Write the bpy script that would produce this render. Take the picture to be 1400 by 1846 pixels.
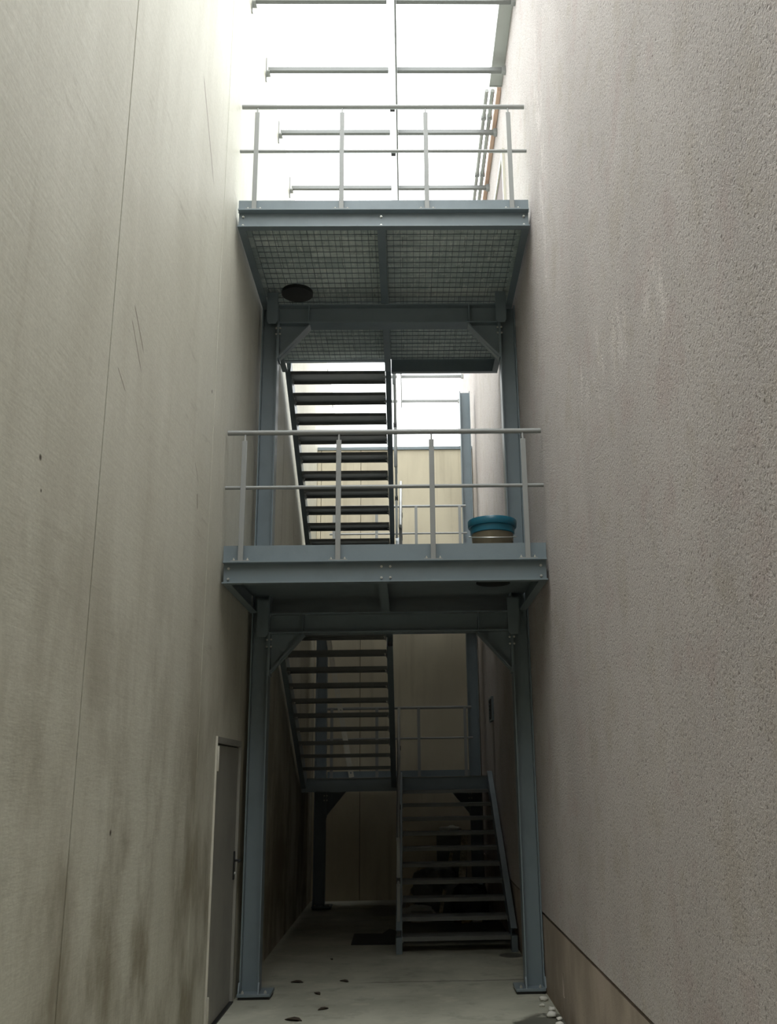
import bpy, bmesh, math, random
from mathutils import Vector, Matrix, noise as mnoise

random.seed(7)
for o in list(bpy.data.objects):
    bpy.data.objects.remove(o)
SC = bpy.context.scene
COL = SC.collection

# ------------------------------------------------------------------ camera
F_PX, PITCH, YAW, ROLL = 1697.7, 0.2732, -0.0227, -0.01603
fw = Vector((-math.sin(YAW) * math.cos(PITCH), math.cos(YAW) * math.cos(PITCH), math.sin(PITCH)))
r0 = Vector((math.cos(YAW), math.sin(YAW), 0))
u0 = r0.cross(fw)
rr = math.cos(ROLL) * r0 + math.sin(ROLL) * u0
uu = -math.sin(ROLL) * r0 + math.cos(ROLL) * u0
cam = bpy.data.cameras.new('camera')
cam.sensor_fit = 'VERTICAL'
cam.sensor_height = 36.0
cam.lens = F_PX / 1846 * 36.0
cam.shift_x = (700 - 767.2) / 1846
cam.clip_end = 200
cam_o = bpy.data.objects.new('camera', cam)
COL.objects.link(cam_o)
M = Matrix((rr, uu, -fw)).transposed().to_4x4()
M.translation = Vector((0, 0, 1.8))
cam_o.matrix_world = M
SC.camera = cam_o

# ------------------------------------------------------------------ sky and exposure
world = bpy.data.worlds.new('overcast_sky')
SC.world = world
world.use_nodes = True
wn, wl = world.node_tree.nodes, world.node_tree.links
bg = wn['Background']
bg.inputs['Color'].default_value = (1.0, 1.0, 1.0, 1)
bg.inputs['Strength'].default_value = 8.0
# overcast sky: brightest at the zenith, dimmer towards the horizon
tcw = wn.new('ShaderNodeTexCoord')
sxw = wn.new('ShaderNodeSeparateXYZ')
mrw = wn.new('ShaderNodeMapRange')
mrw.inputs['From Min'].default_value = 0.0
mrw.inputs['From Max'].default_value = 1.0
mrw.inputs['To Min'].default_value = 0.22
mrw.inputs['To Max'].default_value = 1.0
cxw = wn.new('ShaderNodeCombineColor')
wl.new(tcw.outputs['Generated'], sxw.inputs[0])
wl.new(sxw.outputs[2], mrw.inputs['Value'])
for i_, k_ in enumerate((.965, 1.0, 1.0)):
    mw = wn.new('ShaderNodeMath')
    mw.operation = 'MULTIPLY'
    mw.inputs[1].default_value = k_
    wl.new(mrw.outputs[0], mw.inputs[0])
    wl.new(mw.outputs[0], cxw.inputs[i_])
wl.new(cxw.outputs[0], bg.inputs['Color'])
SC.view_settings.view_transform = 'Standard'
SC.view_settings.look = 'None'
SC.view_settings.gamma = 1
SC.view_settings.use_curve_mapping = False
SC.view_settings.exposure = 0.0
SC.cycles.max_bounces = 20
SC.cycles.diffuse_bounces = 16
SC.cycles.glossy_bounces = 6

# ------------------------------------------------------------------ materials
def srgb(r, g, b):
    def f(c):
        c /= 255
        return c / 12.92 if c <= .04045 else ((c + .055) / 1.055) ** 2.4
    return (f(r), f(g), f(b), 1)


class NT:
    """small helper around a material node tree"""
    def __init__(self, name, rough=.6, metal=0, spec=.5):
        self.m = bpy.data.materials.new(name)
        self.m.use_nodes = True
        self.n = self.m.node_tree.nodes
        self.l = self.m.node_tree.links
        self.b = self.n['Principled BSDF']
        self.b.inputs['Roughness'].default_value = rough
        self.b.inputs['Metallic'].default_value = metal
        self.b.inputs['Specular IOR Level'].default_value = spec
        self.tc = self.n.new('ShaderNodeTexCoord')

    def pos(self, scale=(1, 1, 1), rot=(0, 0, 0), loc=(0, 0, 0), src=None):
        mp = self.n.new('ShaderNodeMapping')
        mp.inputs['Scale'].default_value = scale
        mp.inputs['Rotation'].default_value = rot
        mp.inputs['Location'].default_value = loc
        self.l.new(src or self.tc.outputs['Object'], mp.inputs['Vector'])
        return mp.outputs[0]

    def noise(self, vec, scale, detail=4, rough=.55, dist=0):
        t = self.n.new('ShaderNodeTexNoise')
        t.inputs['Scale'].default_value = scale
        t.inputs['Detail'].default_value = detail
        t.inputs['Roughness'].default_value = rough
        t.inputs['Distortion'].default_value = dist
        self.l.new(vec, t.inputs['Vector'])
        return t.outputs['Fac']

    def ramp(self, fac, stops):
        r = self.n.new('ShaderNodeValToRGB')
        e = r.color_ramp.elements
        while len(e) < len(stops):
            e.new(.5)
        for i, (p, c) in enumerate(stops):
            e[i].position = p
            e[i].color = c if len(c) == 4 else (*c, 1)
        self.l.new(fac, r.inputs[0])
        return r.outputs[0]

    def fr(self, fac, a, b):
        """smooth map of fac from a..b to 0..1"""
        r = self.n.new('ShaderNodeMapRange')
        r.interpolation_type = 'SMOOTHSTEP'
        r.inputs['From Min'].default_value = a
        r.inputs['From Max'].default_value = b
        self.l.new(fac, r.inputs['Value'])
        return r.outputs[0]

    def math(self, op, a, b=None, c=None):
        m = self.n.new('ShaderNodeMath')
        m.operation = op
        for i, v in enumerate((a, b, c)):
            if v is None:
                continue
            if isinstance(v, (int, float)):
                m.inputs[i].default_value = v
            else:
                self.l.new(v, m.inputs[i])
        return m.outputs[0]

    def mix(self, fac, a, b, mode='MIX'):
        m = self.n.new('ShaderNodeMix')
        m.data_type = 'RGBA'
        m.blend_type = mode
        for sock, v in ((m.inputs[0], fac), (m.inputs[6], a), (m.inputs[7], b)):
            if isinstance(v, (int, float)):
                sock.default_value = v
            elif isinstance(v, tuple):
                sock.default_value = v
            else:
                self.l.new(v, sock)
        return m.outputs[2]

    def sep(self, vec=None):
        s = self.n.new('ShaderNodeSeparateXYZ')
        self.l.new(vec or self.tc.outputs['Object'], s.inputs[0])
        return s.outputs

    def bump(self, h, strength, dist=.01):
        b = self.n.new('ShaderNodeBump')
        b.inputs['Strength'].default_value = strength
        b.inputs['Distance'].default_value = dist
        self.l.new(h, b.inputs['Height'])
        self.l.new(b.outputs[0], self.b.inputs['Normal'])

    def color(self, c):
        if isinstance(c, tuple):
            self.b.inputs['Base Color'].default_value = c
        else:
            self.l.new(c, self.b.inputs['Base Color'])

    def rough(self, c):
        self.l.new(c, self.b.inputs['Roughness'])


def scratch(t, ys, zs, y0, z0, y1, z1, w):
    """mask of a thin line from (y0,z0) to (y1,z1) on a wall seen in the y-z plane"""
    L = math.hypot(y1 - y0, z1 - z0)
    dy, dz = (y1 - y0) / L, (z1 - z0) / L
    ay = t.math('SUBTRACT', ys, y0)
    az = t.math('SUBTRACT', zs, z0)
    u = t.math('ADD', t.math('MULTIPLY', ay, dy), t.math('MULTIPLY', az, dz))
    v = t.math('ABSOLUTE', t.math('SUBTRACT', t.math('MULTIPLY', ay, dz), t.math('MULTIPLY', az, dy)))
    mv = t.fr(v, w, w * .3)
    mu = t.math('MULTIPLY', t.fr(u, 0, L * .1), t.fr(u, L, L * .8))
    return t.math('MULTIPLY', mv, mu)


def blob(t, ys, zs, y0, z0, ry, rz):
    a = t.math('DIVIDE', t.math('SUBTRACT', ys, y0), ry)
    b = t.math('DIVIDE', t.math('SUBTRACT', zs, z0), rz)
    d = t.math('ADD', t.math('MULTIPLY', a, a), t.math('MULTIPLY', b, b))
    return t.fr(d, 1, 0)


def mat_left_wall():
    t = NT('smooth_precast_concrete', .62, spec=.35)
    x, y, z = t.sep()
    big = t.noise(t.pos((1, 1, .35)), .9, 5, .6)
    streak = t.noise(t.pos((1, 2.6, .4)), 2.0, 5, .6, .6)
    diag = t.noise(t.pos((1, 1.0, 6), (math.radians(-32), 0, 0)), 2.0, 6, .65)
    fine = t.noise(t.pos(), 60, 3, .6)
    c = t.mix(t.fr(big, .35, .68), srgb(206, 204, 190), srgb(193, 190, 175))
    c = t.mix(t.math('MULTIPLY', t.fr(streak, .52, .76), .22), c, srgb(160, 152, 134))
    c = t.mix(t.math('MULTIPLY', t.fr(streak, .47, .28), .2), c, srgb(220, 215, 202))
    # brownish damp area low on the wall, deepened to stand in for shade
    dmp = t.math('MULTIPLY', t.fr(z, 4.0, .6), t.fr(t.noise(t.pos((1, 1, .5)), 1.6, 5, .6), .38, .62))
    c = t.mix(t.math('MULTIPLY', dmp, .8), c, srgb(122, 112, 90))
    tr = t.math('MULTIPLY', t.fr(diag, .55, .75), t.fr(t.noise(t.pos(), .8, 2), .48, .62))
    c = t.mix(t.math('MULTIPLY', tr, .4), c, srgb(136, 128, 112))
    for s in ((5.98, 6.95, 6.55, 6.3, .022), (4.75, 4.35, 5.0, 4.15, .012), (4.72, 4.25, 4.98, 4.02, .010),
              (4.55, 3.88, 4.72, 3.8, .008), (6.38, 3.98, 6.52, 3.86, .008), (6.5, 3.78, 6.53, 3.66, .02)):
        c = t.mix(t.math('MULTIPLY', scratch(t, y, z, *s), .75), c, srgb(112, 102, 84))
    for (yy, zz, q) in ((3.68, 3.08, .018), (3.72, 2.95, .01), (6.82, 4.7, .02), (5.0, 1.55, .02)):
        c = t.mix(blob(t, y, z, yy, zz, q, q), c, srgb(70, 62, 50))
    c = t.mix(t.math('MULTIPLY', t.fr(fine, .35, .65), .12), c, srgb(120, 114, 100))
    t.color(c)
    h = t.math('ADD', t.math('MULTIPLY', fine, .12), t.math('ADD', t.math('MULTIPLY', streak, .12), t.math('MULTIPLY', diag, .8)))
    t.bump(h, .25, .012)
    return t.m


def mat_right_wall():
    t = NT('coarse_pinkish_render', .8, spec=.3)
    x, y, z = t.sep()
    g = t.noise(t.pos((1, 1, 1)), 62, 3, .65, .6)
    g2 = t.noise(t.pos((1, 1.5, 1)), 150, 2, .6)
    big = t.noise(t.pos((1, 1, .5)), .8, 4, .55)
    hue = t.noise(t.pos(), 3.0, 4, .6)
    c = t.mix(t.fr(big, .36, .66), srgb(191, 184, 181), srgb(179, 172, 169))
    c = t.mix(t.math('MULTIPLY', t.fr(hue, .5, .7), .3), c, srgb(162, 150, 132))
    c = t.mix(t.math('MULTIPLY', t.fr(hue, .48, .3), .3), c, srgb(172, 150, 146))
    c = t.mix(t.math('MULTIPLY', t.fr(g, .56, .7), .5), c, srgb(212, 202, 194))
    c = t.mix(t.math('MULTIPLY', t.fr(g, .45, .3), .75), c, srgb(96, 86, 80))
    vs = t.noise(t.pos((1, 3.2, 1.1)), 2.6, 5, .7)
    wh = None
    for q in ((4.62, 4.05, .26, .3), (5.15, 4.12, .2, .38), (5.6, 4.15, .22, .35), (3.9, 3.9, .3, .3), (6.75, 6.7, .28, 1.6)):
        bb = blob(t, y, z, *q)
        wh = bb if wh is None else t.math('MAXIMUM', wh, bb)
    wh = t.math('MULTIPLY', t.math('MULTIPLY', wh, t.fr(vs, .44, .64)), t.fr(g, .36, .56))
    c = t.mix(t.math('MULTIPLY', wh, .62), c, srgb(232, 224, 220))
    # run-off under the vent grille
    st = t.math('MULTIPLY', blob(t, y, z, 13.0, 2.1, .2, .6), .6)
    c = t.mix(st, c, srgb(90, 82, 74))
    t.color(c)
    t.bump(t.math('ADD', g, t.math('MULTIPLY', g2, .35)), .75, .014)
    return t.m


def mat_plinth():
    t = NT('smooth_grey_render', .75, spec=.3)
    x, y, z = t.sep()
    a = t.noise(t.pos((1, 1, .6)), 1.8, 5, .6)
    f = t.noise(t.pos(), 70, 3)
    c = t.mix(t.fr(a, .35, .65), srgb(176, 162, 150), srgb(150, 138, 126))
    d = t.math('MULTIPLY', t.fr(z, .22, .0), t.fr(t.noise(t.pos(), 4, 4), .4, .6))
    c = t.mix(t.math('MULTIPLY', d, .5), c, srgb(118, 100, 78))
    t.color(c)
    t.bump(f, .25, .006)
    return t.m


def mat_back_wall():
    t = NT('tan_precast_concrete', .7, spec=.3)
    a = t.noise(t.pos((1, 1, .4)), 1.1, 5, .6)
    v = t.noise(t.pos((4, 1, .2)), 2, 4, .6)
    c = t.mix(t.fr(a, .35, .65), srgb(206, 197, 174), srgb(190, 181, 160))
    c = t.mix(t.math('MULTIPLY', t.fr(v, .52, .7), .3), c, srgb(160, 150, 128))
    t.color(c)
    t.bump(t.noise(t.pos(), 50, 3), .12, .006)
    return t.m


def mat_floor():
    t = NT('worn_concrete_floor', .6, spec=.4)
    x, y, z = t.sep()
    a = t.noise(t.pos(), 1.1, 6, .6, .4)
    b = t.noise(t.pos((1, 1, 1), (0, 0, .3), (4, 2, 0)), 3.2, 5, .65)
    f = t.noise(t.pos(), 45, 3, .6)
    c = t.mix(t.fr(a, .36, .64), srgb(182, 181, 165), srgb(160, 159, 144))
    c = t.mix(t.math('MULTIPLY', t.fr(b, .52, .68), .5), c, srgb(132, 130, 116))
    c = t.mix(t.math('MULTIPLY', t.fr(b, .45, .34), .4), c, srgb(196, 193, 174))
    # long cross joint, stained
    wob = t.math('ADD', y, t.math('MULTIPLY', t.math('SUBTRACT', t.noise(t.pos(), 6, 3), .5), .12))
    ln = t.math('MULTIPLY', t.fr(t.math('ABSOLUTE', t.math('SUBTRACT', wob, 9.4)), .035, .008), t.fr(x, -.6, -.2))
    c = t.mix(t.math('MULTIPLY', ln, .6), c, srgb(84, 80, 70))
    # wet patches: along the back wall, under the stair, and in front of the right corner
    wn_ = t.noise(t.pos((1, 1, 1), (0, 0, 0), (7, 0, 0)), 1.6, 4, .6)
    edge = t.math('ADD', y, t.math('MULTIPLY', t.math('SUBTRACT', wn_, .5), 1.4))
    wet = t.math('MULTIPLY', t.fr(edge, 13.55, 13.75), t.fr(x, -.75, -.35))
    wet = t.math('MAXIMUM', wet, t.math('MULTIPLY', t.fr(edge, 11.2, 11.5), t.fr(x, -.2, -.02)))
    wv = t.math('MULTIPLY', t.math('SUBTRACT', b, .5), 1.5)
    w2 = blob(t, t.math('ADD', x, wv), t.math('ADD', y, wv), 1.12, 7.7, .4, .55)
    w2 = t.math('MAXIMUM', w2, blob(t, x, y, 1.05, 10.6, .15, .17))
    w2 = t.fr(w2, .05, .5)
    wet = t.math('MAXIMUM', wet, w2)
    c = t.mix(t.math('MULTIPLY', wet, .78), c, srgb(52, 50, 42))
    t.color(c)
    t.rough(t.math('SUBTRACT', .66, t.math('MULTIPLY', wet, .3)))
    t.bump(t.math('ADD', t.math('MULTIPLY', f, .3), b), .2, .008)
    return t.m


def mat_paint(name, col, rough=.42, var=.12, dark=(60, 64, 66)):
    t = NT(name, rough, spec=.5)
    a = t.noise(t.pos((1, 1, 1)), 3.5, 4, .6)
    f = t.noise(t.pos(), 40, 3, .6)
    c = t.mix(t.math('MULTIPLY', t.fr(a, .45, .7), var), srgb(*col), srgb(*dark))
    c = t.mix(t.math('MULTIPLY', t.fr(f, .58, .75), var), c, srgb(150, 150, 142))
    t.color(c)
    t.rough(t.math('ADD', rough - .06, t.math('MULTIPLY', a, .12)))
    return t.m


def mat_grating_deck():
    t = NT('weathered_deck_sheets', .65, spec=.35)
    br = t.n.new('ShaderNodeTexBrick')
    t.l.new(t.pos((1, 1, 1)), br.inputs['Vector'])
    br.inputs['Color1'].default_value = srgb(226, 234, 228)
    br.inputs['Color2'].default_value = srgb(190, 202, 198)
    br.inputs['Mortar'].default_value = srgb(98, 104, 102)
    br.inputs['Scale'].default_value = 2.2
    br.inputs['Mortar Size'].default_value = .006
    br.inputs['Brick Width'].default_value = 1.3
    br.inputs['Row Height'].default_value = .42
    n1 = t.noise(t.pos((1, 3, 1)), 5, 6, .7)
    c = t.mix(t.math('MULTIPLY', t.fr(n1, .44, .68), .6), br.outputs[0], srgb(152, 164, 160))
    n2 = t.noise(t.pos((3, 1, 1)), 11, 5, .7)
    c = t.mix(t.math('MULTIPLY', t.fr(n2, .52, .68), .7), c, srgb(244, 247, 240))
    t.color(c)
    return t.m


def mat_plain(name, col, rough=.6, metal=0, noise_scale=12, var=.25, second=None, spec=.5, bump=0):
    t = NT(name, rough, metal, spec)
    a = t.noise(t.pos(), noise_scale, 5, .6)
    sec = second or tuple(int(v * .7) for v in col)
    t.color(t.mix(t.math('MULTIPLY', t.fr(a, .4, .7), var), srgb(*col), srgb(*sec)))
    if bump:
        t.bump(a, bump, .02)
    return t.m


def mat_wood():
    t = NT('raw_timber', .7)
    a = t.noise(t.pos((14, 14, 1)), 2, 5, .6)
    t.color(t.mix(t.fr(a, .35, .65), srgb(206, 196, 172), srgb(164, 152, 128)))
    return t.m


M_LEFT, M_RIGHT, M_PLINTH, M_BACK, M_FLOOR = mat_left_wall(), mat_right_wall(), mat_plinth(), mat_back_wall(), mat_floor()
M_STEEL = mat_paint('blue_grey_steel_paint', (118, 130, 136))
M_RAIL = mat_paint('pale_grey_rail_paint', (142, 144, 142), .38, .1, (100, 102, 102))
M_BAR = mat_paint('mid_grey_bar_paint', (112, 114, 112), .5, .15, (84, 86, 86))
M_GALV = mat_paint('galvanised_steel', (158, 162, 160), .4, .3, (118, 122, 122))
M_BOLT = mat_plain('zinc_bolts', (206, 206, 200), .35, .6, 30, .2)
M_DECK = mat_grating_deck()
M_TREAD = mat_paint('stair_tread_paint', (112, 114, 112), .4, .2)
M_SEAL = mat_plain('joint_sealant', (84, 74, 60), .8, 0, 14, .4)
M_BLACK = mat_plain('black_plastic', (30, 31, 31), .5, 0, 8, .3)
M_DOOR = mat_plain('grey_door_paint', (150, 148, 140), .55, 0, 3, .25)
M_FRAME = mat_plain('pale_door_frame', (196, 192, 178), .5, 0, 6, .2)
M_COPPER = mat_plain('copper_brown_sheet', (200, 168, 148), .5, 0, 3, .4, (176, 142, 124))
M_ZINC = mat_plain('zinc_sheet', (166, 168, 164), .5, 0, 2, .3)
M_WHITE = mat_plain('white_beam_paint', (240, 240, 238), .5, 0, 4, .1)
def mat_translucent():
    t = NT('white_translucent_sheet', .5)
    tr = t.n.new('ShaderNodeBsdfTranslucent')
    tr.inputs[0].default_value = (.95, .95, .95, 1)
    mx = t.n.new('ShaderNodeMixShader')
    mx.inputs[0].default_value = .85
    t.color(srgb(240, 240, 238))
    t.l.new(t.b.outputs[0], mx.inputs[1])
    t.l.new(tr.outputs[0], mx.inputs[2])
    t.l.new(mx.outputs[0], t.n['Material Output'].inputs[0])
    return t.m


M_TRANS = mat_translucent()
M_TEAL = mat_plain('teal_plastic', (30, 98, 118), .3, 0, 8, .2)
M_TUB = mat_plain('olive_grey_plastic', (112, 104, 86), .22, .35, 8, .2)
M_WOOD = mat_wood()
M_TARP = mat_plain('dark_plastic_sheet', (128, 130, 126), .45, 0, 5, .4, bump=.4)
M_PALE = mat_plain('pale_cloth', (206, 204, 194), .8, 0, 10, .3, bump=.3)
M_DEBRIS = mat_plain('dry_leaf', (62, 52, 40), .8, 0, 20, .4)

# ------------------------------------------------------------------ mesh helpers
class MB:
    def __init__(self):
        self.bm = bmesh.new()

    def faces_from(self, vs, fs):
        v = [self.bm.verts.new(p) for p in vs]
        for f in fs:
            self.bm.faces.new([v[i] for i in f])
        return self

    def box(self, x0, x1, y0, y1, z0, z1):
        vs = [(x, y, z) for x in (x0, x1) for y in (y0, y1) for z in (z0, z1)]
        return self.faces_from(vs, [(0, 1, 3, 2), (4, 6, 7, 5), (0, 4, 5, 1), (2, 3, 7, 6), (0, 2, 6, 4), (1, 5, 7, 3)])

    def prism(self, prof, p0, p1, ax, ay):
        """profile (list of (a,b)) in axes ax, ay swept from p0 to p1"""
        p0, p1, ax, ay = Vector(p0), Vector(p1), Vector(ax), Vector(ay)
        n = len(prof)
        vs = [p0 + ax * a + ay * b for a, b in prof] + [p1 + ax * a + ay * b for a, b in prof]
        fs = [tuple(range(n)), tuple(range(2 * n - 1, n - 1, -1))]
        fs += [(i, (i + 1) % n, n + (i + 1) % n, n + i) for i in range(n)]
        return self.faces_from(vs, fs)

    def tube(self, pts, r, seg=14, cap=True):
        pts = [Vector(p) for p in pts]
        rings = []
        for i, p in enumerate(pts):
            a = pts[max(i - 1, 0)]
            b = pts[min(i + 1, len(pts) - 1)]
            d = (b - a).normalized()
            ref = Vector((0, 0, 1)) if abs(d.z) < .9 else Vector((1, 0, 0))
            s = d.cross(ref).normalized()
            t = s.cross(d)
            rings.append([self.bm.verts.new(p + r * (math.cos(k * 2 * math.pi / seg) * s + math.sin(k * 2 * math.pi / seg) * t)) for k in range(seg)])
        for a, b in zip(rings, rings[1:]):
            for k in range(seg):
                f = self.bm.faces.new((a[k], a[(k + 1) % seg], b[(k + 1) % seg], b[k]))
                f.smooth = True
        if cap:
            self.bm.faces.new(rings[0])
            self.bm.faces.new(rings[-1][::-1])
        return self

    def bar(self, p0, p1, w, h, up=(0, 0, 1)):
        """rectangular bar from p0 to p1, w across, h along up"""
        d = (Vector(p1) - Vector(p0)).normalized()
        s = d.cross(Vector(up)).normalized()
        t = s.cross(d)
        return self.prism([(-w / 2, -h / 2), (w / 2, -h / 2), (w / 2, h / 2), (-w / 2, h / 2)], p0, p1, s, t)

    def lathe(self, prof, c=(0, 0, 0), seg=40, cap_bottom=True, cap_top=True):
        c = Vector(c)
        rings = [[self.bm.verts.new(c + Vector((r * math.cos(2 * math.pi * k / seg), r * math.sin(2 * math.pi * k / seg), z))) for k in range(seg)] for r, z in prof]
        for a, b in zip(rings, rings[1:]):
            for k in range(seg):
                f = self.bm.faces.new((a[k], a[(k + 1) % seg], b[(k + 1) % seg], b[k]))
                f.smooth = True
        if cap_bottom:
            self.bm.faces.new(rings[0][::-1])
        if cap_top:
            self.bm.faces.new(rings[-1])
        return self

    def build(self, name, mat, parent=None, bevel=0):
        bmesh.ops.recalc_face_normals(self.bm, faces=self.bm.faces[:])
        me = bpy.data.meshes.new(name)
        self.bm.to_mesh(me)
        self.bm.free()
        for m in (mat if isinstance(mat, (list, tuple)) else [mat]):
            me.materials.append(m)
        me.set_sharp_from_angle(angle=math.radians(38))
        o = bpy.data.objects.new(name, me)
        COL.objects.link(o)
        if parent:
            o.parent = parent
            o.matrix_parent_inverse = Matrix.Translation(-parent.location) if parent.type == 'EMPTY' else Matrix()
        if bevel:
            b = o.modifiers.new('bevel', 'BEVEL')
            b.width = bevel
            b.segments = 2
            b.limit_method = 'ANGLE'
        return o


def thing(name, label, cat, loc=(0, 0, 0), group=None):
    o = bpy.data.objects.new(name, None)
    o.empty_display_size = .1
    o.location = loc
    COL.objects.link(o)
    return tag(o, label, cat, group)


def tag(o, label, cat, group=None):
    o['label'], o['category'] = label, cat
    if group:
        o['group'] = group
    return o


def struct(o, label=None, cat=None):
    o['kind'] = 'structure'
    if label:
        o['label'] = label
    if cat:
        o['category'] = cat
    return o


def H_prof(w, h, tf, tw):
    """I profile: flanges w wide, overall h, a across flange, b along the height"""
    return [(-w / 2, -h / 2), (w / 2, -h / 2), (w / 2, -h / 2 + tf), (tw / 2, -h / 2 + tf), (tw / 2, h / 2 - tf), (w / 2, h / 2 - tf),
            (w / 2, h / 2), (-w / 2, h / 2), (-w / 2, h / 2 - tf), (-tw / 2, h / 2 - tf), (-tw / 2, -h / 2 + tf), (-w / 2, -h / 2 + tf)]


def C_prof(d, h, tf, tw):
    """channel profile: back of the web at a=0, flanges pointing to a=d"""
    return [(0, 0), (d, 0), (d, tf), (tw, tf), (tw, h - tf), (d, h - tf), (d, h), (0, h)]


bolt_mesh = {}
def bolt(parent, p, axis='y', r=.011):
    key = (axis, r)
    if key not in bolt_mesh:
        m = MB()
        d = Vector((0, -.012, 0)) if axis == 'y' else (Vector((0, 0, .014)) if axis == 'z' else Vector((-.012, 0, 0)))
        m.tube([(0, 0, 0), d], r, 6)
        m.tube([d * .9, d * 1.7], r * .55, 8)
        bmesh.ops.recalc_face_normals(m.bm, faces=m.bm.faces[:])
        me = bpy.data.meshes.new('bolt')
        m.bm.to_mesh(me)
        m.bm.free()
        me.materials.append(M_BOLT)
        for f in me.polygons:
            f.use_smooth = False
        bolt_mesh[key] = me
    o = bpy.data.objects.new('bolt', bolt_mesh[key])
    COL.objects.link(o)
    o.parent = parent
    o.location = Vector(p) - parent.location if parent.type == 'EMPTY' else Vector(p)
    return o


# ------------------------------------------------------------------ setting
XL, XR, YB = -1.49, 1.16, 15.3
Y0, Y1 = -12.0, 19.0
HL, HR = 9.56, 9.62
Z1, Z2 = 3.48, 6.703           # tops of the two main landings
ZI1, ZI2 = 1.78, 4.915          # half landings
DY0, DY1, DZ = 7.58, 8.735, 2.125

struct(MB().box(XL - .35, XR + .35, Y0, Y1, -.2, 0).build('floor', M_FLOOR), 'worn grey concrete floor of the narrow yard with damp patches', 'floor')

m = MB()
joints = [Y0] + [-5.65 - 2.515 * k for k in range(2, 0, -1)] + [-5.65, -3.13, -.615, 1.9, 4.415, 6.93, 9.55, 11.02, 12.23, 14.75, 17.3, Y1]
for a, b in zip(joints, joints[1:]):
    g = .008
    if a <= DY0 and b >= DY1:
        m.box(XL - .22, XL, a + g, DY0, 0, HL)
        m.box(XL - .22, XL, DY1, b - g, 0, HL)
        m.box(XL - .22, XL, DY0, DY1, DZ, HL)
    else:
        m.box(XL - .22, XL, a + g, b - g, 0, HL)
wl_ = struct(m.build('wall_left', M_LEFT, bevel=.002), 'tall smooth beige concrete panel wall on the left', 'wall')
m = MB()
for j in joints[1:-1]:
    m.box(XL - .1, XL - (.006 if j < 9 else .02), j - .02, j + .02, 0, HL - .02)
struct(m.build('trim_1', M_SEAL), 'dark recessed joints between the left wall panels', 'joint')

struct(MB().box(XR, XR + .3, Y0, Y1, .648, HR).build('wall_right', M_RIGHT), 'tall coarse pinkish grey rendered wall on the right', 'wall')
m = MB()
m.box(XR + .004, XR + .3, Y0, 7.80, 0, .622)
m.box(XR + .004, XR + .3, 7.87, Y1, 0, .622)
m.box(XR + .004, XR + .3, 7.80, 7.87, 0, .17)
m.box(XR + .004, XR + .3, 7.80, 7.87, .34, .622)
m.box(XR + .06, XR + .29, 7.80, 7.87, .17, .34)
struct(m.build('baseboard_right', M_PLINTH), 'smooth low plinth band at the foot of the right wall', 'plinth')
struct(MB().box(XR + .04, XR + .058, 7.795, 7.875, .165, .345).build('trim_5', M_BLACK), 'narrow upright slot in the right wall plinth, its inner shade put in as black', 'slot')  # black backing stands in for the shade inside the slot
struct(MB().box(XR + .03, XR + .28, Y0, Y1, .622, .648).build('trim_2', M_BLACK), 'dark horizontal groove above the right wall plinth', 'groove')

m = MB()
bj = [XL, -1.42, -.75, 1.155]
for a, b in zip(bj, bj[1:]):
    m.box(a + .004, b - .004, YB, YB + .2, 0, 7.2)
struct(m.build('wall_back', M_BACK, bevel=.003), 'tan concrete panel wall closing the far end', 'wall')
struct(MB().box(XL, XR, YB + .03, YB + .17, 0, 7.19).build('trim_3', M_SEAL), 'dark joints of the far wall', 'joint')
struct(MB().box(XL + .002, XR - .002, YB - .025, YB + .225, 7.2, 7.25).build('trim_4', M_STEEL), 'grey metal coping on top of the far wall', 'coping')

struct(MB().box(XL - .22, XR + .3, Y0 - .2, Y0, 0, HL).build('shade_wall_front', M_BACK), 'unseen tan wall added behind the viewer to keep low light out of the yard', 'wall')  # unseen wall, added to stop light entering along the yard

struct(MB().box(XL - .22, XR + .3, Y0 - .2, -3.2, HR + .01, HR + .2).build('shade_ceiling', M_BACK), 'unseen slab added above and behind the viewer to shade the near end of the yard', 'roof')  # unseen slab, added to dim the yard near the viewer

struct(MB().prism([(0, 0), (5.2, 3.6), (5.2, 3.75), (0, .15)], (XR + .02, -8.0, HR + .01), (XR + .02, Y1, HR + .01), (1, 0, 0), (0, 0, 1)).build('shade_roof_right', M_ZINC),  # unseen slope, added to keep sky light off the upper left wall
       'unseen grey pitched slab added above the right wall to shade the top of the left wall', 'roof')

# door in the left wall
d = thing('door_1', 'grey steel door with black lever in the left wall beside the front column', 'door', (XL, DY0, 0))
d['kind'] = 'structure'
MB().box(XL - .07, XL - .018, DY0 + .035, DY1 - .035, .012, DZ - .06).build('leaf', M_DOOR, d, .003)
m = MB()
m.box(XL - .1, XL + .004, DY0, DY0 + .03, 0, DZ)
m.box(XL - .1, XL + .004, DY1 - .03, DY1, 0, DZ)
m.box(XL - .1, XL + .004, DY0 + .03, DY1 - .03, DZ - .05, DZ)
m.box(XL - .12, XL - .1, DY0, DY1, 0, DZ)
m.build('frame', M_DOOR, d, .002)
MB().box(XL - .001, XL + .015, DY0 - .008, DY0 - .001, 0, DZ).build('edge_strip', M_FRAME, d)
MB().box(XL - .1, XL + .012, DY0 + .02, DY1 - .02, 0, .012).build('threshold', M_BLACK, d)
for z in (.17, 1.955):
    m = MB()
    m.box(XL - .016, XL + .012, DY0 + .03, DY0 + .1, z - .075, z + .075)
    m.tube([(XL + .012, DY0 + .034, z - .095), (XL + .012, DY0 + .034, z + .095)], .011, 10)
    m.build('hinge', M_FRAME, d, .002)
hn = MB().box(XL - .018, XL - .006, 8.63, 8.665, .97, 1.2).build('lever_plate', M_BLACK, d, .003)
m = MB()
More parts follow.
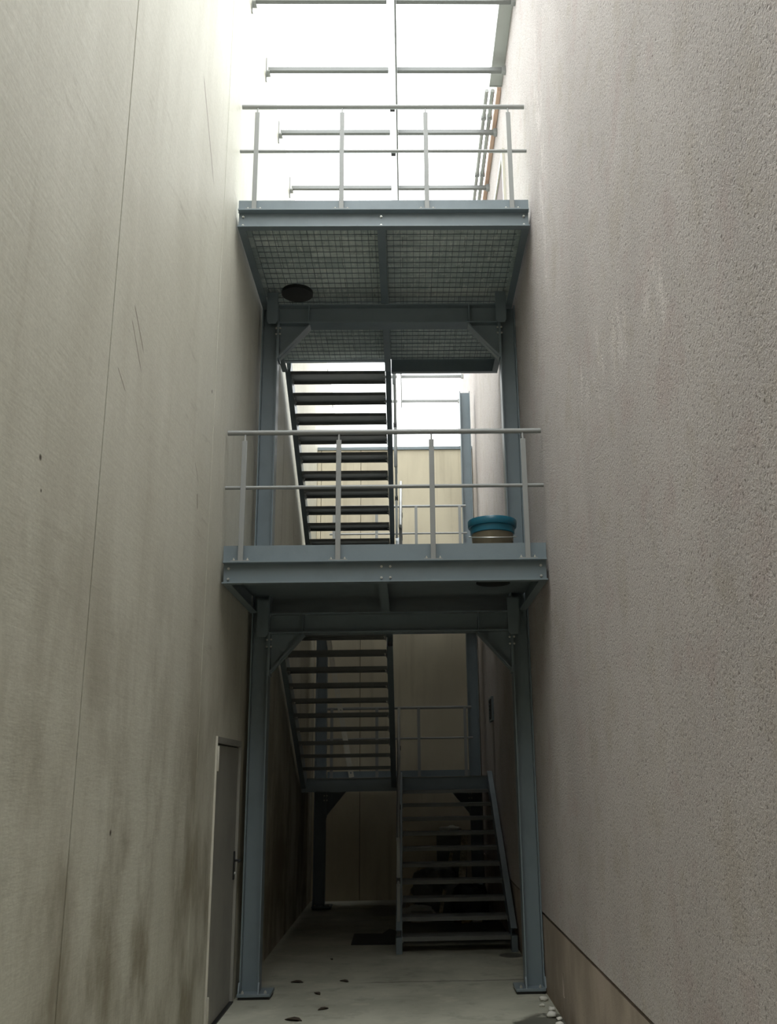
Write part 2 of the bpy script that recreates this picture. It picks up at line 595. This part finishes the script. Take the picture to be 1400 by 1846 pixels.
m.tube([(XL - .006, 8.648, 1.125), (XL + .05, 8.648, 1.125)], .01, 10)
m.tube([(XL + .045, 8.64, 1.125), (XL + .045, 8.55, 1.122)], .01, 10)
m.build('lever', M_BLACK, hn)
MB().tube([(XL - .008, 8.648, 1.02), (XL + .004, 8.648, 1.02)], .014, 12).build('lock_cylinder', M_BOLT, hn)

# doorway high in the right wall at the top landing
d = thing('door_2', 'dark brown doorway high in the right wall at the top landing', 'door', (XR, 9.2, Z2))
d['kind'] = 'structure'
MB().box(XR - .012, XR, 9.2, 10.1, Z2 + .02, 8.55).build('leaf', mat_plain('brown_door', (84, 66, 60), .6, 0, 4, .3), d)
m = MB()
m.box(XR - .03, XR, 9.12, 9.2, Z2 + .02, 8.62)
m.box(XR - .03, XR, 10.1, 10.18, Z2 + .02, 8.62)
m.box(XR - .03, XR, 9.2, 10.1, 8.55, 8.62)
m.build('frame', M_FRAME, d)

# ------------------------------------------------------------------ right wall fittings
g = thing('roof_gutter', 'grey box gutter along the top edge of the right wall', 'gutter', (XR, 4, 9.45))
m = MB()
prof = [(0, 0), (.14, 0), (.14, .16), (.13, .16), (.13, .012), (.012, .012), (.012, .16), (0, .16)]
m.prism([(-a, b) for a, b in prof], (XR - .002, Y0, 9.44), (XR - .002, 9.1, 9.44), (1, 0, 0), (0, 0, 1))
m.build('trough', M_ZINC, g)
MB().box(XR - .145, XR - .002, 9.1, 9.112, 9.43, 9.61).build('end_cap', M_ZINC, g)
for y in (1.2, 3.4, 5.6, 7.72):
    MB().box(XR - .15, XR - .002, y, y + .04, 9.425, 9.44).build('bracket', M_ZINC, g)
tag(MB().box(XR - .05, XR - .002, 9.16, 15.2, 9.42, 9.56).build('copper_fascia', M_COPPER, None, .004),
    'copper brown metal strip along the right wall top beyond the gutter', 'fascia')
for (x, z, r, nm) in ((XR - .095, 9.46, .026, 'pale grey pipe along the right wall top next to the copper strip'),
                      (XR - .165, 9.46, .024, 'pale grey pipe along the right wall top, outermost of the pair')):
    p = thing('roof_pipe', nm, 'pipe', (x, 9.2, z), 'pipes along the right wall top')
    MB().tube([(x, 9.2, z), (x, 15.2, z)], r, 12).build('tube', M_ZINC, p)
    for y in (9.66, 10.78, 11.9, 13.0):
        MB().box(x - .032, x + .032, y - .02, y + .02, z - .032, z + .032).build('clamp', M_RAIL, p)

v = thing('vent_grille', 'small dark louvred vent on the right wall behind the front column', 'vent', (XR, 13.0, 2.55))
MB().box(XR - .012, XR, 12.86, 13.28, 2.52, 2.80).build('backing', M_BLACK, v)
m = MB()
m.box(XR - .03, XR, 12.84, 12.87, 2.5, 2.82)
m.box(XR - .03, XR, 13.27, 13.3, 2.5, 2.82)
m.box(XR - .03, XR, 12.87, 13.27, 2.5, 2.525)
m.box(XR - .03, XR, 12.87, 13.27, 2.795, 2.82)
m.build('frame', M_STEEL, v)
for k in range(5):
    z = 2.55 + k * .052
    MB().bar((XR - .018, 12.87, z), (XR - .018, 13.27, z), .008, .04, (-.6, 0, 1)).build('slat', M_BLACK, v)

# ------------------------------------------------------------------ bars over the open top
ridge = thing('ridge_strip', 'long white strip made translucent to look sky-bright, with a thin grey edge bar running along the open top', 'beam', (-.09, 7, 9.33))
MB().box(-.137, -.060, 6.2, 18.6, 9.32, 9.326).build('sky_bright_strip', M_TRANS, ridge)  # translucent so that sky light makes the strip read white
MB().box(-.060, -.042, 6.2, 18.6, 9.27, 9.42).build('edge_flat', M_BAR, ridge)
for y in (9.28, 10.1):
    MB().box(-.13, -.075, y, y + .07, 9.285, 9.325).build('clip', M_BLACK, ridge, .004)
bar_y = [6.68, 7.73, 8.70, 9.745, 10.86, 11.92, 12.95, 13.98, 15.02, 16.99, 18.24]
ordn = ['nearest', 'second', 'third', 'fourth', 'fifth', 'sixth', 'seventh', 'eighth', 'ninth', 'tenth', 'farthest']
for y, od in zip(bar_y, ordn):
    b = thing('cross_bar', 'grey steel bar spanning the open top between the walls, %s from the viewer' % od, 'bar', (0, y, 9.3), 'bars across the open top')
    MB().box(XL + .035, -.137, y - .024, y + .024, 9.285, 9.33).build('bar', M_BAR, b)
    MB().box(-.041, XR - .04, y - .024, y + .024, 9.285, 9.33).build('bar', M_BAR, b)
    m = MB()
    m.box(XL + .001, XL + .012, y + .03, y + .06, 9.2, 9.5)
    m.box(XL + .012, XL + .05, y - .03, y + .06, 9.27, 9.285)
    m.build('wall_bracket', M_RAIL, b)
    MB().box(XR - .045, XR - .002, y - .03, y + .03, 9.27, 9.345).build('wall_bracket', M_RAIL, b)

# ------------------------------------------------------------------ columns
CW = .165
def column(x0, x1, y0, y1, top, label, grp, base=True):
    xc, yc = (x0 + x1) / 2, (y0 + y1) / 2
    c = thing('steel_column', label, 'column', (xc, yc, 0), grp)
    MB().prism([(b, a) for a, b in H_prof(y1 - y0, x1 - x0, .012, .009)], (xc, yc, .045), (xc, yc, top), (1, 0, 0), (0, 1, 0)).build('shaft', M_STEEL, c)
    bx0, bx1 = (x0 - .012, x1 + .105) if xc < 0 else (x0 - .09, min(x1 + .012, XR - .003))
    MB().box(bx0 + .01, bx1 - .01, y0 - .035, y1 + .05, .0, .022).build('gap_shade_pad', M_BLACK, c)  # black stands in for the shaded gap under the base plate
    MB().box(bx0, bx1, y0 - .05, y1 + .06, .022, .046).build('base_plate', M_STEEL, c, .003)
    for s, yy in ((-1, y0 - .002), (1, y0 - .002)):
        fx = x0 if s < 0 else x1
        MB().faces_from([(fx - .006, yy, .046), (fx + .006, yy, .046), (fx - .006, yy - .04, .046), (fx + .006, yy - .04, .046), (fx - .006, yy, .13), (fx + .006, yy, .13)],
                        [(0, 1, 5, 4), (0, 4, 2), (1, 3, 5), (2, 4, 5, 3), (0, 2, 3, 1)]).build('stiffener', M_STEEL, c)
    for bx in (bx0 + .045, bx1 - .045):
        bolt(c, (bx, y0 - .025, .046), 'z', .013)
    return c


CYF, CYB = 8.83, 14.40
fl = column(-1.452, -1.285, CYF, CYF + .16, Z2 - .205, 'blue grey steel column at front left beside the grey door', 'steel columns')
frc = column(.992, 1.157, CYF, CYF + .16, Z2 - .205, 'blue grey steel column at front right against the rough wall', 'steel columns')
column(-1.37, -1.205, CYB, CYB + .16, 4.65, 'dark steel column at back left behind the upper stair flight', 'steel columns')
column(.915, 1.08, CYB, CYB + .16, 7.9, 'dark tall steel column at back right by the far wall', 'steel columns')


def portal(y0, y1, xa, xb, zt, h, label, kz, kx, grp, brackets=True):
    """cross beam between two columns with a haunch at each end"""
    yc = (y0 + y1) / 2
    c = thing('portal_beam', label, 'beam', (0, yc, zt - h), grp)
    MB().prism(H_prof(y1 - y0, h, .013, .009), (xa, yc, zt - h / 2), (xb, yc, zt - h / 2), (0, 1, 0), (0, 0, 1)).build('cross_beam', M_STEEL, c)
    zb = zt - h
    for s, x in ((1, xa), (-1, xb)):
        k = MB().prism([(0, 0), (kx, 0), (kx, -.02), (.02, -kz), (0, -kz)], (x, yc - .005, zb), (x, yc + .005, zb), (s, 0, 0), (0, 0, 1)).build('haunch', M_STEEL, c)
        MB().bar((x + s * .004, yc, zb - kz), (x + s * (kx + .01), yc, zb - .006), y1 - y0 - .02, .012, (s * kz, 0, -kx) if s > 0 else (-kz, 0, -kx)).build('haunch_flange', M_STEEL, k)
        MB().box(min(x, x + s * .012), max(x, x + s * .012), y0, y1, zb - kz - .03, zb).build('end_plate', M_STEEL, k)
        xs = x + s * (kx)
        MB().box(xs - .005, xs + .005, y0 + .004, yc - .006, zb + .013, zt - .013).build('web_stiffener', M_STEEL, c)
        for dz in (.06, .125):
            for dx in (-.018, .022):
                bolt(c, (x + s * dx, y0, zb - dz), 'y', .010)
    return c


for Z, nm in ((Z1, 'lower'), (Z2, 'upper')):
    c = portal(CYF, CYF + .16, -1.285, .992, Z - .18, .215 if Z == Z2 else .192,
               'dark cross beam with corner haunches under the %s landing' % nm, .36, .31, 'cross beams on the columns')
    # cleats at the column heads
    for x0, x1 in ((-1.40, -1.29), (.955, 1.065)):
        m = MB()
        m.prism([(x0, Z - .06), (x1, Z - .06), (x1, Z - .38), (x1 - .02, Z - .41), (x0 + .02, Z - .41), (x0, Z - .38)], (0, CYF - .03, 0), (0, CYF - .018, 0), (1, 0, 0), (0, 0, 1))
        m.box((x0 + x1) / 2 - .006, (x0 + x1) / 2 + .006, CYF - .018, CYF + .0, Z - .36, Z - .06)
        m.build('head_cleat', M_STEEL, c)
portal(CYB, CYB + .16, -1.205, .915, ZI1 - .016, .16, 'dark cross beam with corner haunches under the half landing by the far wall', .34, .28, 'cross beams on the columns')


# ------------------------------------------------------------------ main landings
LXA, LXB, LYA, LYB = -1.465, 1.139, 7.395, 10.60
def landing(Z, label, grating, disc, discr, bolts):
    c = thing('stair_landing', label, 'landing', (0, LYA, Z), 'main landings of the steel stair')
    h = .18
    # channel facing the viewer
    fb = MB().prism([(-a, b) for a, b in C_prof(.07, h, .011, .008)], (LXA, LYA + .07, Z - h), (LXB, LYA + .07, Z - h), (0, 1, 0), (0, 0, 1)).build('front_beam', M_STEEL, c)
    for p in bolts:
        bolt(fb, (p[0], LYA + .062, Z + p[1]))
    for x, sg in ((LXA, 1), (LXB, -1)):
        runs = ((LYA + .071, LYB - .07),) if grating else ((LYA + .071, CYF - .004), (CYF + .164, LYB - .07))
        for ya, yb in runs:
            MB().prism([(sg * a, b) for a, b in C_prof(.065, h, .011, .008)], (x, ya, Z - h), (x, yb, Z - h), (1, 0, 0), (0, 0, 1)).build('side_beam', M_STEEL, c)
    MB().prism(H_prof(.074, h, .008, .006), (-.19, LYA + .071, Z - h / 2), (-.19, LYB - .07, Z - h / 2), (1, 0, 0), (0, 0, 1)).build('centre_beam', M_STEEL, c)
    rh = .18 if grating else .10
    MB().prism([(a, b) for a, b in C_prof(.06, rh, .011, .008)], (-.152, LYB - .06, Z - rh), (LXB, LYB - .06, Z - rh), (0, 1, 0), (0, 0, 1)).build('rear_beam', M_STEEL, c)
    MB().box(LXA, -.228, LYB - .06, LYB, Z - .03, Z).build('rear_angle', M_STEEL, c)
    if grating:
        m = MB()
        p = .063
        for x0, x1 in ((LXA + .07, -.23), (-.15, LXB - .07)):
            x = x0
            while x < x1:
                m.box(x, x + .004, LYA + .075, LYB - .065, Z - .024, Z - .0185)
                x += p
            y = LYA + .09
            while y < LYB - .07:
                m.box(x0, x1, y, y + .005, Z - .0235, Z - .0185)
                y += .1
        m.build('grating', M_STEEL, c)
        m = MB()
        seams = [LYA + .075, 8.36, 9.2, LYB - .062]
        for x0, x1 in ((LXA + .009, -.194), (-.186, LXB - .009)):
            for a, b in zip(seams, seams[1:]):
                m.box(x0, x1, a + .002, b - .002, Z - .018, Z + .002)
        m.build('deck', M_DECK, c)
    else:
        m = MB()
        for x0, x1 in ((LXA + .009, -.192), (-.188, LXB - .009)):
            m.box(x0, x1, LYA + .072, CYF - .004, Z - .012, Z + .002)
            m.box(max(x0, -1.281), min(x1, .988), CYF - .0035, CYF + .1635, Z - .012, Z + .002)
            for cx0, cx1 in ((-1.439, -1.298), (1.005, 1.128)):
                if x0 < cx0 < x1:
                    m.box(cx0, cx1, CYF - .003, CYF + .073, Z - .012, Z + .002)
                    m.box(cx0, cx1, CYF + .087, CYF + .163, Z - .012, Z + .002)
            m.box(x0, x1, CYF + .164, LYB - .062, Z - .012, Z + .002)
        m.build('deck', M_STEEL, c)
    MB().box(LXA - .015, LXB + .012, LYA + .1, LYA + .106, Z + .02, Z + .15).build('toe_board', M_STEEL, c)
    dm = MB().lathe([(discr, -.03), (discr, .012)], (disc[0], disc[1], Z - (.026 if grating else .014)), 40).build('round_cover', M_BLACK, c)
    dm['label'] = 'black round disc on the underside'
    return c


b4 = [(-.196, -.046), (-.125, -.046), (-.196, -.137), (-.125, -.137)]
ends = [(x, z) for x in (LXA + .04, LXB - .045) for z in (-.05, -.135)]
landing(Z1, 'lower main landing of blue grey steel on the front columns, bucket standing on it', False, (.775, 8.215), .15, b4 + ends)
landing(Z2, 'upper main landing of blue grey steel with a mesh underside below the open sky', True, (-1.10, 8.86), .16, [(-.19, -.05), (-.19, -.137)] + ends)


def front_rail(Z, label):
    c = thing('guard_rail', label, 'railing', (0, LYA + .03, Z), 'railings of the steel stair')
    y = LYA + .045
    MB().tube([(-1.475, y, Z + 1.107), (1.147, y, Z + 1.107)], .0215, 16).build('top_rail', M_RAIL, c)
    MB().tube([(-1.478, y, Z + .627), (1.149, y, Z + .627)], .0155, 14).build('mid_rail', M_RAIL, c)
    for x in (-1.328, -.547, .224, .991):
        p = MB()
        p.box(x - .021, x + .021, y - .028, y - .016, Z + .008, Z + 1.03)
        p.build('post', M_RAIL, c, .002)
        MB().tube([(x, y - .02, Z + 1.02), (x, y - .014, Z + 1.06), (x, y, Z + 1.092)], .008, 8).build('rail_pin', M_RAIL, c)
        f = MB().box(x - .075, x + .075, y - .04, y + .03, Z, Z + .008).build('foot_plate', M_RAIL, c)
        for s in (-.055, .055):
            bolt(f, (x + s, y - .015, Z + .008), 'z', .009)
    return c


front_rail(Z1, 'front guard railing of the lower main landing with two round rails')
front_rail(Z2, 'front guard railing of the upper main landing standing against the white sky')


# ------------------------------------------------------------------ half landings at the far end
def half_landing(Z, label):
    ya, yb = 13.33, 14.395
    c = thing('half_landing', label, 'landing', (0, ya, Z), 'half landings by the far wall')
    h = .17
    MB().prism([(a, b) for a, b in C_prof(.06, h, .01, .008)], (-1.44, ya, Z - h), (1.14, ya, Z - h), (0, 1, 0), (0, 0, 1)).build('front_beam', M_STEEL, c)
    for x, s in ((-1.44, 1), (1.14, -1)):
        MB().prism([(s * a, b) for a, b in C_prof(.06, h, .01, .008)], (x, ya + .061, Z - h), (x, yb, Z - h), (1, 0, 0), (0, 0, 1)).build('side_beam', M_STEEL, c)
    m = MB()
    m.box(-1.44, 1.14, ya - .03, yb, Z + .001, Z + .012)
    m.box(-1.2, .91, yb + .001, 14.57, Z + .001, Z + .012)
    m.box(-1.44, 1.14, 14.571, 14.86, Z + .001, Z + .012)  # deck carried on past the columns, added to shade the far wall below
    m.build('deck', M_TREAD, c)
    MB().box(-1.18, .90, yb - .02, yb - .012, Z + .012, Z + .1).build('toe_board', M_STEEL, c)
    return c


half_landing(ZI1, 'lower half landing of dark steel by the far wall, reached by the ground stair')
half_landing(ZI2, 'upper half landing of dark steel by the far wall behind the lower main landing')


def back_rail(Z, label):
    y = 14.36
    c = thing('guard_rail', label, 'railing', (0, y, Z), 'railings of the steel stair')
    MB().tube([(-1.19, y, Z + 1.005), (.96, y, Z + 1.005)], .021, 12).build('top_rail', M_RAIL, c)
    MB().tube([(-1.19, y, Z + .56), (.97, y, Z + .56)], .015, 12).build('mid_rail', M_RAIL, c)
    for x in (-1.12, -.452, .17, .86):
        MB().box(x - .022, x + .022, y - .03, y - .018, Z + .012, Z + 1.0).build('post', M_RAIL, c)
    return c


back_rail(ZI1, 'guard railing at the back of the lower half landing')
back_rail(ZI2, 'guard railing at the back of the upper half landing seen above the lower toe board')


# ------------------------------------------------------------------ stair flights
def flight(label, xa, xb, za, r, n, nos, g, ybot, ytop, foot=False, rail=None, railmat=None, td=.30):
    """straight flight with n risers of r above za; first nosing at y=nos, going g (signed);
    the stringers run from y=ybot to y=ytop"""
    s = 1 if g > 0 else -1
    c = thing('stair_flight', label, 'stairs', ((xa + xb) / 2, nos, za), 'flights of the steel stair')
    zl = lambda y: za + r + (y - nos) * r / g
    d = Vector((0, g, r)).normalized()
    up = Vector((0, -d.z * s, abs(d.y)))
    SW, SH = .065, .20
    for side, x in ((-1, xa), (1, xb)):
        # channel stringer: web against the treads, flanges outwards
        prof = [(side * a, b) for a, b in C_prof(SW, SH, .011, .009)]
        low = -.14
        p0 = Vector((x, ybot, zl(ybot))) + up * low
        p1 = Vector((x, ytop, zl(ytop))) + up * low
        st = MB().prism(prof, p0, p1, (1, 0, 0), up).build('stringer', M_STEEL, c)
        if foot:
            m = MB()
            m.box(min(x, x + side * SW), max(x, x + side * SW), nos - .03, nos + .13, 0.0, .16)
            m.build('foot', M_STEEL, st)
    for k in range(1, n):
        z = za + k * r
        y = nos + (k - 1) * g            # nosing
        m = MB()
        ye = y + s * td
        a, b = min(y, ye), max(y, ye)
        m.box(xa + .004, xb - .004, a, b, z - .006, z)
        f0, f1 = (y, y + s * .008)
        m.box(xa + .004, xb - .004, min(f0, f1), max(f0, f1), z - .042, z - .0065)
        e0, e1 = (ye, ye - s * .008)
        m.box(xa + .004, xb - .004, min(e0, e1), max(e0, e1), z - .042, z - .0065)
        for x in (xa + .004, xb - .010):
            m.box(x, x + .006, a + .009, b - .009, z - .06, z - .0065)
        t = m.build('tread', M_TREAD, c)
        for x in (xa + .022, xb - .010):
            for q in (.3, .75):
                bolt(t, (x, a + (b - a) * q, z - .033), 'x', .009)
    if rail is not None:
        x, lab, y0, y1 = rail
        h = thing('stair_rail', lab, 'railing', (x, nos, za), 'railings of the steel stair')
        rm = railmat or M_RAIL
        off = Vector((0, 0, .95))
        q0, q1 = Vector((x, y0, zl(y0))), Vector((x, y1, zl(y1)))
        ext = Vector((0, s * .16, 0))
        MB().tube([q0 + off - Vector((0, s * .08, .0)), q0 + off, q1 + off, q1 + off + ext], .02, 12).build('top_rail', rm, h)
        MB().tube([q0 + off * .5, q1 + off * .5], .0145, 10).build('mid_rail', rm, h)
        for t in (.03, .5, .97):
            q = q0.lerp(q1, t)
            MB().box(x - .017, x + .017, q.y - .02, q.y + .02, q.z - .12, q.z + .94).build('post', rm, h)
            MB().box(x - .022, x + .022, q.y - .03, q.y + .03, q.z + .44, q.z + .50).build('clamp', M_BLACK, h)
    return c


flight('lowest stair flight rising from the floor on the right to the half landing', -.076, 1.078, 0.0, ZI1 / 11, 11, 10.80, .2455, 10.83, 13.29, foot=True,
       rail=(-.113, 'inner handrail of the lowest stair flight', 10.85, 13.2), td=.27)
flight('stair flight on the left climbing to the lower main landing', -1.372, -.222, ZI1, (Z1 - ZI1) / 11, 11, 13.03, -.27, 13.30, 10.615,
       rail=(-.19, 'inner handrail of the left flight below the lower main landing', 12.0, 10.75))
flight('short stair flight rising on the right from the lower main landing', -.076, 1.06, Z1, (ZI2 - Z1) / 8, 8, 10.75, .32, 10.62, 13.29,
       rail=(-.06, 'inner handrail of the short flight above the lower main landing', 10.8, 13.1), railmat=M_GALV, td=.33)
flight('stair flight on the left climbing to the upper main landing against the bright gap', -1.372, -.222, ZI2, (Z2 - ZI2) / 11, 11, 13.37, -.28, 13.30, 10.615,
       rail=(-.125, 'inner handrail of the left flight below the upper main landing', 13.2, 10.7), railmat=M_GALV, td=.31)

# ------------------------------------------------------------------ loose things
# bucket on the lower landing
b = thing('bucket', 'round olive grey bucket with a teal lid on the lower main landing', 'bucket', (.79, 8.28, Z1 + .002))
bc = (.79, 8.28, Z1 + .002)
MB().lathe([(.165, 0), (.17, .006), (.19, .40), (.19, .44)], bc, 48).build('body', M_TUB, b)
MB().lathe([(.193, .415), (.200, .42), (.203, .475), (.217, .478), (.221, .485), (.224, .535), (.219, .543), (.205, .545), (.198, .532), (.0, .53)], bc, 48, cap_top=False).build('lid', M_TEAL, b)
m = MB()
pts = [(bc[0] - .212 + .0, bc[1] - .03, bc[2] + .40)]
pts = [(bc[0] + .212 * math.cos(a), bc[1] + .212 * math.sin(a), bc[2] + .40 - .06 * math.sin(-a)) for a in [math.pi + k * math.pi / 16 for k in range(17)]]
m.tube(pts, .005, 8)
m.build('handle', M_BOLT, b)

# flat dark sheet on the floor beside the stair foot
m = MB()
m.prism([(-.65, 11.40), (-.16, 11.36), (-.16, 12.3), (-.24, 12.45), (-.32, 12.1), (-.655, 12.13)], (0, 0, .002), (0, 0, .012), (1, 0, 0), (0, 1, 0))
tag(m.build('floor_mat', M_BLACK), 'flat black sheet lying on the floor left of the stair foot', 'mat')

# leaning perforated steel strip on the half landing
s0, s1 = Vector((-.815, 14.2, ZI1 + .015)), Vector((-1.185, 14.335, 3.84))
st = thing('perforated_strip', 'pale perforated steel strip leaning on the back left column behind the treads', 'strip', s0)
def perforated(p0, p1, w, t, n, hr):
    m = MB()
    d = p1 - p0
    L = d.length
    d.normalize()
    sx = d.cross(Vector((0, 1, 0))).normalized()
    nn = sx.cross(d)
    cell = L / n
    oct_ = [(hr * math.cos(math.pi * k / 4), hr * math.sin(math.pi * k / 4)) for k in range(8)]
    for i in range(n):
        c = p0 + d * (cell * (i + .5))
        a, b = w / 2, cell / 2
        out = [(a, 0), (a, b), (0, b), (-a, b), (-a, 0), (-a, -b), (0, -b), (a, -b)]
        vs = []
        for o in (-t / 2, t / 2):
            vs += [c + sx * p + d * q + nn * o for p, q in out] + [c + sx * p + d * q + nn * o for p, q in oct_]
        fs = []
        for k in range(8):
            j = (k + 1) % 8
            fs += [(k, j, 8 + j, 8 + k), (16 + j, 16 + k, 24 + k, 24 + j), (8 + k, 8 + j, 24 + j, 24 + k)]
            if k in (0, 7, 3, 4):
                fs.append((k, 16 + k, 16 + j, j))
        m.faces_from(vs, fs)
    bmesh.ops.remove_doubles(m.bm, verts=m.bm.verts[:], dist=.0005)
    return m


perforated(s0, s1, .075, .006, 16, .013).build('strip', M_FRAME, st)


def heap(name, label, cat, c, size, mat, seed, rough=.35, res=4, parent=None):
    bm = bmesh.new()
    bmesh.ops.create_icosphere(bm, subdivisions=res, radius=1)
    for v in bm.verts:
        p = v.co.copy()
        k = 1 + rough * mnoise.fractal(p * 1.6 + Vector((seed, seed * 2, 0)), 1.0, 2.0, 4)
        k += .10 * abs(mnoise.noise(p * 5 + Vector((seed, 0, 3))))
        v.co = Vector((p.x * k * size[0], p.y * k * size[1], max(-.6, p.z * k) * size[2]))
    zmin = min(v.co.z for v in bm.verts)
    for v in bm.verts:
        v.co.z -= zmin
    for f in bm.faces:
        f.smooth = True
    me = bpy.data.meshes.new(name)
    bm.to_mesh(me)
    bm.free()
    me.materials.append(mat)
    o = bpy.data.objects.new(name, me)
    o.location = c
    COL.objects.link(o)
    return tag(o, label, cat)


heap('plastic_sheeting', 'crumpled grey plastic sheeting heaped behind the lowest stair flight', 'sheeting', (.38, 14.15, .001), (.32, .28, .36), M_TARP, 3)
heap('rubbish_sack', 'dark rubbish sack slumped under the half landing by the right wall', 'bag', (.82, 13.55, .001), (.25, .24, .26), M_BLACK, 9, .25)
heap('cement_bag', 'grey dusty bag lying on the floor at the left of the rubbish pile', 'bag', (.12, 13.35, .001), (.22, .14, .1), M_PALE, 14, .2)
heap('cloth', 'pale rag lying on top of the leaning board behind the stair', 'cloth', (.62, 14.86, .975), (.16, .08, .06), M_PALE, 21, .4, 3)


def plank(name, label, p0, p1, w, t, mat, up=(0, 1, 0)):
    return tag(MB().bar(p0, p1, w, t, up).build(name, mat, None, .003), label, 'plank', 'timber behind the stair')


plank('timber_plank', 'pale plank leaning steeply among the rubbish behind the stair', (.70, 13.95, .02), (.84, 14.75, 1.0), .10, .025, M_WOOD)
plank('timber_plank', 'short plank leaning low at the left of the rubbish pile behind the stair', (-.02, 13.85, .015), (.20, 14.5, .55), .11, .02, M_WOOD)
plank('timber_plank', 'thin batten leaning across the crumpled sheeting behind the stair', (.42, 13.6, .02), (.62, 14.45, .72), .05, .03, M_WOOD)
tag(MB().box(.42, .86, 14.80, 14.92, 0, .97).build('leaning_board', M_TARP, None, .004), 'dark upright board standing behind the rubbish against the far wall', 'board')
tag(MB().box(.02, .30, 12.95, 13.12, .001, .12).build('concrete_block', mat_plain('grey_block', (178, 176, 166), .8, 0, 20, .3), None, .006),
    'grey concrete block on the floor under the stair flight', 'block')
for (x, y, c_, lb, sx) in ((.62, 12.95, (120, 62, 52), 'small reddish brown scrap on the floor under the stair', .05),
                           (.72, 12.85, (150, 128, 70), 'small yellowish scrap on the floor under the stair', .07),
                           (.86, 12.9, (205, 204, 196), 'small white scrap on the floor under the stair by the right stringer', .06)):
    heap('scrap', lb, 'scrap', (x, y, .001), (sx, sx * .7, sx * .5), mat_plain('scrap_' + lb.split()[1], c_, .7), x * 30, .4, 2)

# leaves and crumbs on the floor
def leaf(x, y, s, rz, label):
    m = MB()
    pts = [(0, -1), (.35, -.5), (.42, .1), (.2, .7), (0, 1), (-.25, .6), (-.4, 0), (-.3, -.6)]
    ca, sa = math.cos(rz), math.sin(rz)
    vs = []
    for zz in (0, .004):
        for a, b in pts:
            px, py = a * s, b * s
            vs.append((x + px * ca - py * sa, y + px * sa + py * ca, .002 + zz + abs(a) * s * .5))
    n = len(pts)
    m.faces_from(vs, [tuple(range(n - 1, -1, -1)), tuple(range(n, 2 * n))] + [(i, (i + 1) % n, n + (i + 1) % n, n + i) for i in range(n)])
    return tag(m.build('dry_leaf', M_DEBRIS), label, 'leaf', 'dry leaves on the floor')


leaf(-1.03, 9.46, .06, 1.4, 'brown dry leaf on the floor just right of the front left column')
leaf(-.60, 9.46, .05, 1.0, 'dark dry leaf on the floor at the left end of the cross joint')
leaf(-.80, 8.97, .05, .6, 'faint dry leaf on the floor in front of the cross joint')
leaf(-.70, 8.40, .05, 2.2, 'dark dry leaf on the floor between the front columns, nearest the middle')
leaf(-.90, 8.06, .075, 1.2, 'largest dry leaf on the floor, nearest the viewer')
leaf(-.80, 10.55, .035, .3, 'small dark leaf on the floor in front of the black sheet')

for k, (x, y, s) in enumerate(((1.10, 8.55, .035), (1.12, 8.2, .03), (1.09, 8.0, .04), (1.13, 7.9, .025), (1.06, 8.35, .022), (1.11, 7.72, .03))):
    o = heap('rubble_crumb', 'crumb of pale rubble at the foot of the right wall by the front right column', 'rubble', (x, y, .001), (s, s, s * .6), M_PALE, 40 + k, .5, 2)
    o['group'] = 'rubble at the foot of the right wall'
